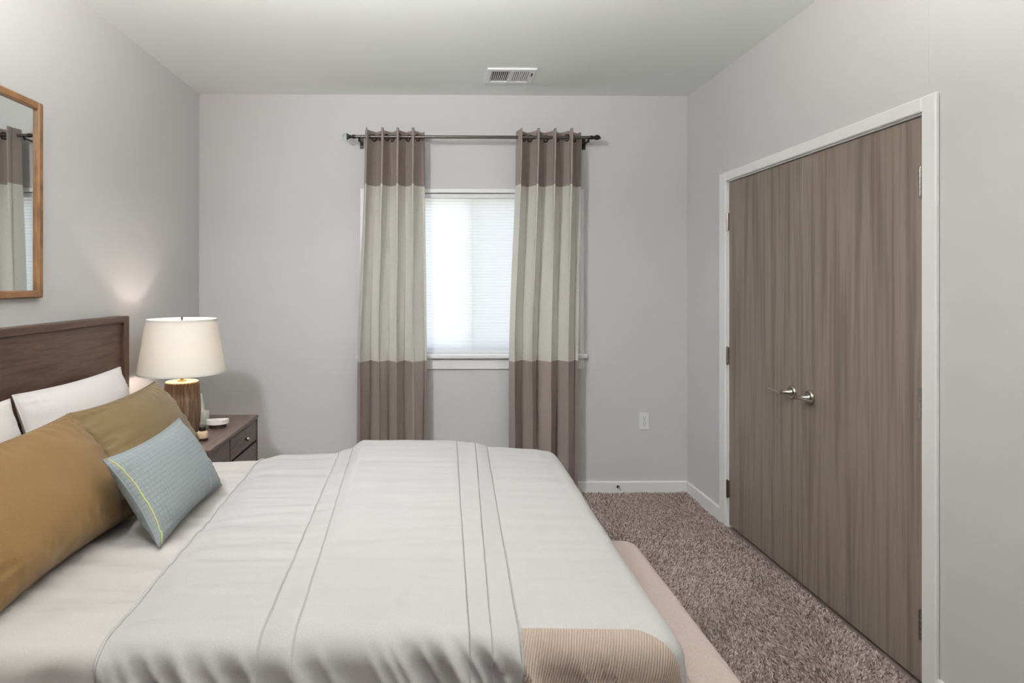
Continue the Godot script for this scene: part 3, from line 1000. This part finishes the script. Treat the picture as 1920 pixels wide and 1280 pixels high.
func table_lamp() -> void:
	var l := thing("table_lamp", "bedside lamp with cream drum shade and carved wood base", "lamp", Vector3(-1.338, TOP, -3.25))
	var prof := []
	for k in 15:
		var t := k / 14.0
		prof.append(Vector2(0.078 + 0.013 * sin(t * PI * 0.85 + 0.2), t * 0.272))
	prof[0] = Vector2(0.074, 0.0)
	# carved grooves: the base is fluted unevenly
	var pos := PackedVector3Array()
	var uv := PackedVector2Array()
	var seg := 120
	for p: Vector2 in prof:
		for s in seg + 1:
			var a := TAU * (s % seg) / seg
			var g := 0.0022 * cloth_noise.get_noise_2d(cos(a) * 900.0, sin(a) * 900.0 + p.y * 120.0) + 0.0012 * sin(a * 26.0)
			pos.append(Vector3(cos(a) * (p.x + g), p.y, sin(a) * (p.x + g)))
			uv.append(Vector2(float(s) / seg, p.y))
	put(sheet(seg + 1, prof.size(), pos, uv, true, true), "base", M.bark, l)
	put(lathe([Vector2(0, 0.268), Vector2(0.0805, 0.268), Vector2(0.082, 0.271), Vector2(0.080, 0.276), Vector2(0.0, 0.277)], 48), "base_top", M.cut_wood, l)
	put(lathe([Vector2(0.0, 0.276), Vector2(0.022, 0.276), Vector2(0.022, 0.281), Vector2(0.009, 0.286), Vector2(0.008, 0.335), Vector2(0.015, 0.338), Vector2(0.016, 0.385), Vector2(0, 0.385)], 24), "neck", M.brass, l)
	var y0 := 0.322
	var y1 := 0.602
	var r0 := 0.218
	var r1 := 0.172
	var th := 0.0015
	put(lathe([Vector2(r0 - th, y0), Vector2(r0, y0), Vector2(r1, y1), Vector2(r1 - th, y1), Vector2(r0 - th, y0)], 64), "shade", M.shade, l)
	put(lathe([Vector2(r1 - 0.002, y1 - 0.010), Vector2(r1 + 0.002, y1 - 0.010), Vector2(r1 + 0.0014, y1 + 0.001), Vector2(r1 - 0.003, y1 + 0.001), Vector2(r1 - 0.002, y1 - 0.010)], 64), "shade_trim", M.shade, l)
	put(lathe([Vector2(r0 - 0.003, y0 - 0.001), Vector2(r0 + 0.0014, y0 - 0.001), Vector2(r0 + 0.0005, y0 + 0.009), Vector2(r0 - 0.003, y0 + 0.009), Vector2(r0 - 0.003, y0 - 0.001)], 64), "shade_trim", M.shade, l)
	var sp := begin()
	for k in 3:
		var a := TAU * k / 3.0 + 0.4
		tube(sp, [Vector3(0, y1 - 0.012, 0), Vector3(cos(a) * (r1 - 0.002), y1 - 0.006, sin(a) * (r1 - 0.002))], [0.0016, 0.0016], 6)
	put(sp, "spider", M.brass, l)
	put(lathe([Vector2(0, y1 - 0.016), Vector2(0.005, y1 - 0.014), Vector2(0.003, y1 - 0.004), Vector2(0.006, y1 + 0.004), Vector2(0.004, y1 + 0.011), Vector2(0, y1 + 0.013)], 14), "finial", M.bronze, l)
	var hp := begin()
	for s in [-1.0, 1.0]:
		tube(hp, [Vector3(0.012 * s, 0.36, 0), Vector3(0.05 * s, 0.42, 0), Vector3(0.052 * s, 0.5, 0), Vector3(0.03 * s, 0.57, 0), Vector3(0, y1 - 0.014, 0)], [0.0015, 0.0015, 0.0015, 0.0015, 0.0015], 6)
	put(hp, "harp", M.brass, l)
	var bulb := mat(rgb(255, 244, 225), 0.4)
	bulb.emission_enabled = true
	bulb.emission = Color(1.0, 0.91, 0.8)
	bulb.emission_energy_multiplier = 3.0
	put(lathe([Vector2(0, 0.385), Vector2(0.013, 0.387), Vector2(0.015, 0.402), Vector2(0.028, 0.43), Vector2(0.03, 0.445), Vector2(0.025, 0.464), Vector2(0.012, 0.474), Vector2(0, 0.476)], 24), "bulb", bulb, l)
	var o := OmniLight3D.new()
	o.name = "table_lamp_light"
	o.position = Vector3(0, 0.44, 0)
	o.light_color = Color(1.0, 0.935, 0.885)
	o.light_energy = 0.10
	o.light_size = 0.028
	o.omni_range = 10.0
	o.omni_attenuation = 2.0
	o.shadow_enabled = true
	l.add_child(o)

func nightstand_items() -> void:
	# glass mug
	var g := thing("glass_mug", "clear glass mug with handle next to the lamp base", "mug", Vector3(-1.298, TOP, -3.45))
	put(lathe([Vector2(0, 0.0), Vector2(0.026, 0.0), Vector2(0.028, 0.003), Vector2(0.029, 0.075), Vector2(0.0275, 0.0765), Vector2(0.026, 0.075), Vector2(0.025, 0.010), Vector2(0, 0.008)], 32), "body", M.thin_glass, g)
	put(tube(begin(), [Vector3(-0.027, 0.062, 0.004), Vector3(-0.044, 0.064, 0.006), Vector3(-0.05, 0.05, 0.007), Vector3(-0.046, 0.03, 0.006), Vector3(-0.027, 0.022, 0.004)], [0.0035, 0.0035, 0.0035, 0.0035, 0.0035], 10), "handle", M.thin_glass, g)
	# slender glass vase
	var v := thing("glass_vase", "slender clear glass vase standing behind the glass mug", "vase", Vector3(-1.37, TOP, -3.585))
	put(lathe([Vector2(0, 0.0), Vector2(0.028, 0.0), Vector2(0.03, 0.004), Vector2(0.026, 0.06), Vector2(0.016, 0.11), Vector2(0.010, 0.15), Vector2(0.0085, 0.15), Vector2(0.014, 0.108), Vector2(0.0235, 0.058), Vector2(0.026, 0.012), Vector2(0, 0.009)], 32), "body", M.thin_glass, v)
	# small jar with dark cap
	var j := thing("cosmetic_jar", "small cream jar with dark metal cap at the nightstand front", "jar", Vector3(-1.178, TOP, -3.11))
	var dark := mat(rgb(62, 44, 34), 0.35)
	var cream := mat(rgb(206, 178, 148), 0.4)
	put(lathe([Vector2(0, 0.0), Vector2(0.024, 0.0), Vector2(0.027, 0.004), Vector2(0.027, 0.013), Vector2(0, 0.013)], 28), "foot", dark, j)
	put(lathe([Vector2(0, 0.013), Vector2(0.026, 0.013), Vector2(0.0275, 0.02), Vector2(0.027, 0.038), Vector2(0.022, 0.045), Vector2(0.017, 0.048), Vector2(0, 0.048)], 28), "body", cream, j)
	put(lathe([Vector2(0, 0.048), Vector2(0.0165, 0.048), Vector2(0.0175, 0.05), Vector2(0.0175, 0.068), Vector2(0.016, 0.07), Vector2(0, 0.07)], 28), "cap", M.bronze, j)
	# half-moon dish
	var d := thing("trinket_dish", "white half-moon trinket dish on a dark base", "dish", Vector3(-1.196, TOP, -3.37))
	d.rotation_degrees.y = 14.0
	d.scale = Vector3(1.0, 1.3, 1.2)
	var out := half_moon(0.06, 0.078)
	var inn := half_moon(0.051, 0.064)
	put(prism(begin(), half_moon(0.046, 0.056), 0.0, 0.018), "base", mat(rgb(58, 40, 35), 0.5), d)
	var white := mat(rgb(232, 228, 224), 0.3)
	put(prism(begin(), out, 0.018, 0.024), "plate", white, d)
	var rim := begin()
	for k in out.size():
		var n := (k + 1) % out.size()
		var f := func(p: Vector2, y: float) -> Vector3: return Vector3(p.x, y, -p.y)
		quad(rim, f.call(out[k], 0.024), f.call(out[n], 0.024), f.call(out[n], 0.036), f.call(out[k], 0.036))
		quad(rim, f.call(out[k], 0.036), f.call(out[n], 0.036), f.call(inn[n], 0.036), f.call(inn[k], 0.036))
		quad(rim, f.call(inn[k], 0.036), f.call(inn[n], 0.036), f.call(inn[n], 0.024), f.call(inn[k], 0.024))
	put(rim, "rim", white, d)
	put(prism(begin(), inn, 0.024, 0.026), "lining", mat(rgb(150, 148, 148), 0.4), d)
	var trink := put(ring_shape(0.009, 0.0022, 18, 6), "finger_ring", M.nickel)
	trink.position = Vector3(-1.206, TOP + 0.0365, -3.385)
	trink.rotation_degrees.z = 90
	tag(trink, "small silver finger ring lying in the half-moon dish", "ring")

# flat side towards the wall, round side towards the front
func half_moon(r: float, depth: float) -> PackedVector2Array:
	var p := PackedVector2Array()
	for k in 25:
		var a := PI + PI * k / 24.0
		p.append(Vector2(cos(a) * r, sin(a) * depth * 0.62 + 0.016))
	for k in range(1, 8):
		var t := k / 8.0
		p.append(Vector2(lerpf(r, -r, t), 0.016 + sin(t * PI) * 0.008))
	return p

func mirror() -> void:
	var z0 := -2.491
	var z1 := -1.73
	var y0 := 1.362
	var y1 := 2.14
	var m := thing("wall_mirror", "wall mirror in a slim brown wood frame above the headboard", "mirror", Vector3(WL, 0, 0))
	var fw := 0.03
	var st := begin()
	var d := 0.026
	put(box(Vector3(0.002, y0, z0), Vector3(d, y1, z0 + fw), 0.005), "frame_stile", M.mirror_frame, m)
	put(box(Vector3(0.002, y0, z1 - fw), Vector3(d, y1, z1), 0.005), "frame_stile", M.mirror_frame, m)
	put(box(Vector3(0.002, y0, z0 + fw), Vector3(d, y0 + fw, z1 - fw), 0.005), "frame_rail", M.mirror_frame, m)
	put(box(Vector3(0.002, y1 - fw, z0 + fw), Vector3(d, y1, z1 - fw), 0.005), "frame_rail", M.mirror_frame, m)
	bev(st, Vector3(0.004, y0 + fw - 0.004, z0 + fw - 0.004), Vector3(0.012, y1 - fw + 0.004, z1 - fw + 0.004), 0.0005)
	put(st, "mirror_glass", M.mirror, m)

# ---------------------------------------------------------------- curtains

const ROD_Y := 2.381
const ROD_Z := -4.03

func curtain_point(t: float, y: float, xs: Array, n: float, sd: float) -> Vector3:
	var f := clampf((2.42 - y) / 2.4, 0.0, 1.0)
	var s := smoothstep(0.0, 0.65, f)
	var xl := lerpf(xs[0], xs[2], s)
	var xr := lerpf(xs[1], xs[3], s)
	var wob := cloth_noise.get_noise_2d(t * 260.0 + sd * 53.0, y * 26.0)
	t = t + 0.016 * sin(TAU * t + sd) * sin(PI * t)
	var ph := TAU * n * t + 1.3 * wob * smoothstep(0.02, 0.4, f)
	var amp := 0.072 * (1.0 - 0.18 * s + 0.25 * wob * s)
	var sn := sin(ph)
	var z := amp * (2.0 * pow(0.5 + 0.5 * sn, 1.0 + 0.9 * (1.0 - s)) - 1.0 + 0.10 * (1.0 - s)) + 0.010 * s * sin(TAU * n * 0.5 * t + sd)
	var x := lerpf(xl, xr, t) + 0.020 * sin(2.0 * ph) * (1.0 - 0.4 * s) * minf(1.0, minf(t, 1.0 - t) * 12.0)
	return Vector3(x, y, ROD_Z + clampf(z, -0.088, 0.09))

func curtain(label: String, xs: Array, n: float, sd: float) -> void:
	var c := thing("curtain", label, "curtain", Vector3.ZERO, "window curtains")
	var bands := [["top_band", 2.424, 2.063, M.curtain_taupe, 14], ["middle_band", 2.063, 0.909, M.curtain_light, 40], ["bottom_band", 0.909, 0.012, M.curtain_taupe, 34]]
	for b: Array in bands:
		var pos := PackedVector3Array()
		var uv := PackedVector2Array()
		var cols := 181
		var rows: int = b[4]
		for j in rows:
			var y := lerpf(b[1], b[2], float(j) / (rows - 1))
			for i in cols:
				pos.append(curtain_point(float(i) / (cols - 1), y, xs, n, sd))
				uv.append(Vector2(float(i) / (cols - 1), y))
		put(sheet(cols, rows, pos, uv, true), b[0], b[3], c)
	# grommets where the cloth crosses the rod
	for k in range(1, int(n * 2)):
		var t := k / (n * 2.0)
		var p := curtain_point(t, ROD_Y, xs, n, sd)
		var q := curtain_point(t + 0.004, ROD_Y, xs, n, sd) - curtain_point(t - 0.004, ROD_Y, xs, n, sd)
		var g := put(ring_shape(0.021, 0.0042, 22, 8), "grommet", M.bronze, c)
		g.position = p
		var nrm := q.normalized().cross(Vector3.UP)
		g.rotation.y = atan2(-nrm.z, nrm.x)

func curtains() -> void:
	curtain("taupe and pale banded curtain on the lamp side of the window", [-0.47, -0.077, -0.52, -0.062], 4.0, 1.0)
	curtain("taupe and pale banded curtain on the closet side of the window", [0.528, 0.962, 0.480, 0.938], 4.0, 2.4)
	var r := thing("curtain_rod", "dark metal curtain rod with finials above the window", "curtain rod", Vector3(0, ROD_Y, ROD_Z))
	put(tube(begin(), [Vector3(-0.545, 0, 0), Vector3(1.03, 0, 0)], [0.0105, 0.0105], 16), "rod", M.rod_metal, r)
	var f := begin()
	tube(f, [Vector3(-0.530, 0, 0), Vector3(-0.545, 0, 0), Vector3(-0.553, 0, 0), Vector3(-0.575, 0, 0), Vector3(-0.585, 0, 0)], [0.013, 0.014, 0.009, 0.014, 0.023], 20)
	put(f, "finial_collar", M.bronze, r)
	var ball := []
	for k in 17:
		var a := PI * k / 16.0 - PI / 2.0
		ball.append(Vector2(maxf(0.0, cos(a)) * 0.024, sin(a) * 0.024))
	var gb := put(lathe(ball, 28), "finial_ball", M.glass, r)
	gb.position = Vector3(-0.592, 0, 0)
	f = begin()
	tube(f, [Vector3(1.015, 0, 0), Vector3(1.03, 0, 0), Vector3(1.036, 0, 0), Vector3(1.048, 0, 0), Vector3(1.06, 0.001, 0), Vector3(1.073, 0, 0), Vector3(1.086, -0.004, 0)], [0.013, 0.014, 0.009, 0.014, 0.018, 0.014, 0.003], 20)
	put(f, "finial", M.bronze, r)
	for x in [-0.505, 1.005]:
		var b := begin()
		bev(b, Vector3(x - 0.012, -0.05, ZB - ROD_Z), Vector3(x + 0.012, 0.03, ZB - ROD_Z + 0.005), 0.001)
		tube(b, [Vector3(x, -0.02, ZB - ROD_Z + 0.004), Vector3(x, -0.02, -0.02), Vector3(x, -0.016, 0.0), Vector3(x, -0.010, 0.012)], [0.006, 0.006, 0.006, 0.006], 10)
		tube(b, [Vector3(x, -0.014, 0.0), Vector3(x, -0.032, 0.0)], [0.006, 0.007], 12)
		put(b, "bracket", M.bronze, r)

# ---------------------------------------------------------------- vent, outlet, door stop, carpet

func small_fittings() -> void:
	var v := thing("ceiling_vent", "white louvered air vent in the ceiling", "vent", Vector3(0.453, CEIL, -3.765))
	var hx := 0.148
	var hz := 0.130
	var metal := mat(rgb(238, 240, 240), 0.4)
	var st := begin()
	var y0 := -0.012
	bev(st, Vector3(-hx, y0, -hz), Vector3(-hx + 0.03, 0, hz), 0.002)
	bev(st, Vector3(hx - 0.03, y0, -hz), Vector3(hx, 0, hz), 0.002)
	bev(st, Vector3(-hx + 0.03, y0, -hz), Vector3(hx - 0.03, 0, -hz + 0.035), 0.002)
	bev(st, Vector3(-hx + 0.03, y0, hz - 0.035), Vector3(hx - 0.03, 0, hz), 0.002)
	bev(st, Vector3(-0.009, y0, -hz + 0.035), Vector3(0.009, 0, hz - 0.035), 0.001)
	put(st, "frame", metal, v)
	# sheet-metal duct that goes up into the ceiling
	var duct := begin()
	var dx := 0.1175
	var dz := 0.0945
	bev(duct, Vector3(-dx, 0.001, -dz), Vector3(-dx + 0.001, 0.3, dz), 0.0)
	bev(duct, Vector3(dx - 0.001, 0.001, -dz), Vector3(dx, 0.3, dz), 0.0)
	bev(duct, Vector3(-dx, 0.001, -dz), Vector3(dx, 0.3, -dz + 0.001), 0.0)
	bev(duct, Vector3(-dx, 0.001, dz - 0.001), Vector3(dx, 0.3, dz), 0.0)
	bev(duct, Vector3(-dx, 0.299, -dz), Vector3(dx, 0.3, dz), 0.0)
	put(duct, "duct", mat(rgb(92, 93, 95), 0.6), v)
	for bank in 2:
		var x0: float = (-hx + 0.03) if bank == 0 else 0.009
		var w := (hx - 0.03 - 0.009) / 9.0
		for k in 9:
			var lo := put(box(Vector3(-0.0026 if bank == 0 else -0.0040, -0.0007, -hz + 0.035), Vector3(0.0026 if bank == 0 else 0.0040, 0.0007, hz - 0.035), 0.0003), "louver", metal, v)
			lo.position = Vector3(x0 + w * (k + 0.5), -0.007, 0)
			lo.rotation_degrees.z = 12.0 if bank == 0 else -12.0
	put(box(Vector3(hx - 0.026, -0.022, 0.035), Vector3(hx - 0.018, -0.012, 0.07), 0.001), "lever", M.bronze, v)
	# wall outlet
	var o := thing("wall_outlet", "white electrical outlet on the window wall", "outlet", Vector3(1.42, 0.48, ZB))
	put(box(Vector3(-0.035, -0.0585, 0), Vector3(0.035, 0.0585, 0.006), 0.003), "plate", M.white_plastic, o)
	for s in [-1.0, 1.0]:
		var rp := put(prism_facing(0.0165, 0.0145, 0.006, 0.0085), "receptacle", M.white_plastic, o)
		rp.position = Vector3(0, 0.0195 * s, 0)
		var slots := begin()
		bev(slots, Vector3(-0.0075, 0.0, 0.0084), Vector3(-0.0053, 0.009, 0.009), 0.0001)
		bev(slots, Vector3(0.0053, 0.0, 0.0084), Vector3(0.0075, 0.009, 0.009), 0.0001)
		tube(slots, [Vector3(0, -0.0065, 0.0082), Vector3(0, -0.0065, 0.009)], [0.0026, 0.0026], 10)
		put(slots, "slots", M.dark_gap, rp)
	put(tube(begin(), [Vector3(0, 0, 0.0055), Vector3(0, 0, 0.0075)], [0.003, 0.0025], 10), "screw", M.nickel, o)
	# door stop on the baseboard
	var d := thing("door_stop", "small metal door stop on the baseboard below the outlet", "door stop", Vector3(1.238, 0.036, ZB + 0.013))
	put(tube(begin(), [Vector3(0, 0, 0), Vector3(0, 0, 0.006), Vector3(0, 0, 0.016)], [0.011, 0.011, 0.006], 16), "flange", M.bronze, d)
	put(tube(begin(), [Vector3(0, 0, 0.014), Vector3(0, -0.003, 0.08)], [0.0052, 0.0042], 12), "rod", M.nickel, d)
	put(tube(begin(), [Vector3(0, -0.003, 0.078), Vector3(0, -0.0035, 0.095)], [0.0065, 0.006], 12), "tip", M.white_plastic, d)

func prism_facing(rx: float, ry: float, z0: float, z1: float) -> SurfaceTool:
	var st := begin()
	var n := 24
	for k in n:
		var c := []
		for q in 2:
			var a := TAU * (k + q) / n
			c.append(Vector2(cos(a) * rx, clampf(sin(a) * rx * 1.1, -ry, ry)))
		quad(st, Vector3(c[0].x, c[0].y, z0), Vector3(c[1].x, c[1].y, z0), Vector3(c[1].x, c[1].y, z1), Vector3(c[0].x, c[0].y, z1))
		tri(st, Vector3(0, 0, z1), Vector3(c[0].x, c[0].y, z1), Vector3(c[1].x, c[1].y, z1))
	return st

func carpet() -> void:
	var st := begin()
	st.set_smooth_group(0)
	# one tuft: a small bent tapering tip of yarn
	var r := [0.0030, 0.0034, 0.0024, 0.0007]
	var y := [0.0, 0.006, 0.013, 0.017]
	var b := [0.0, 0.001, 0.003, 0.0055]
	for k in 3:
		for s in 5:
			var c := []
			for o in [[s, k], [s + 1, k], [s + 1, k + 1], [s, k + 1]]:
				var a: float = TAU * o[0] / 5.0
				c.append(Vector3(cos(a) * r[o[1]] + b[o[1]], y[o[1]], sin(a) * r[o[1]]))
			quad(st, c[3], c[2], c[1], c[0])
	st.generate_normals()
	var mesh := st.commit()
	var yarn := mat(Color.WHITE, 0.95)
	yarn.vertex_color_use_as_albedo = true
	yarn.metallic_specular = 0.2
	mesh.surface_set_material(0, yarn)
	var lean := FastNoiseLite.new()
	lean.seed = 9
	lean.frequency = 1.0
	lean.fractal_octaves = 2
	var xf: Array[Transform3D] = []
	var col := PackedColorArray()
	var tones := [rgb(184, 168, 163), rgb(158, 141, 137), rgb(124, 107, 104), rgb(208, 194, 188), rgb(170, 150, 145)]
	var step := 0.0062
	for area in [[0.5, WR - 0.014, -4.155, -1.0], [-1.0, 0.5, -4.155, -2.86]]:
		var nx := int((area[1] - area[0]) / step)
		var nz := int((area[3] - area[2]) / step)
		for i in nx:
			for j in nz:
				var x: float = area[0] + (i + rng.randf()) * step
				var z: float = area[2] + (j + rng.randf()) * step
				var g := lean.get_noise_2d(x * 1.6 + z * 0.8, z * 0.8 - x * 0.5)
				var turn := rng.randf() * TAU
				var basis := Basis(Vector3.UP, turn) .scaled(Vector3.ONE * rng.randf_range(0.8, 1.25))
				basis = Basis(Vector3(0, 0, 1), clampf(g * 1.6, -0.7, 0.7)) * Basis(Vector3(1, 0, 0), rng.randf_range(-0.3, 0.3)) * basis
				xf.append(Transform3D(basis, Vector3(x, -0.017, z)))
				var c: Color = tones[rng.randi() % 5]
				col.append(c.srgb_to_linear())
	var mm := MultiMesh.new()
	mm.transform_format = MultiMesh.TRANSFORM_3D
	mm.use_colors = true
	mm.mesh = mesh
	mm.instance_count = xf.size()
	for k in xf.size():
		mm.set_instance_transform(k, xf[k])
		mm.set_instance_color(k, col[k])
	var mi := MultiMeshInstance3D.new()
	mi.name = "carpet_pile"
	mi.multimesh = mm
	mi.set_meta("kind", "stuff")
	mi.set_meta("label", "speckled taupe-brown carpet pile covering the floor")
	mi.set_meta("category", "carpet")
	add_child(mi)
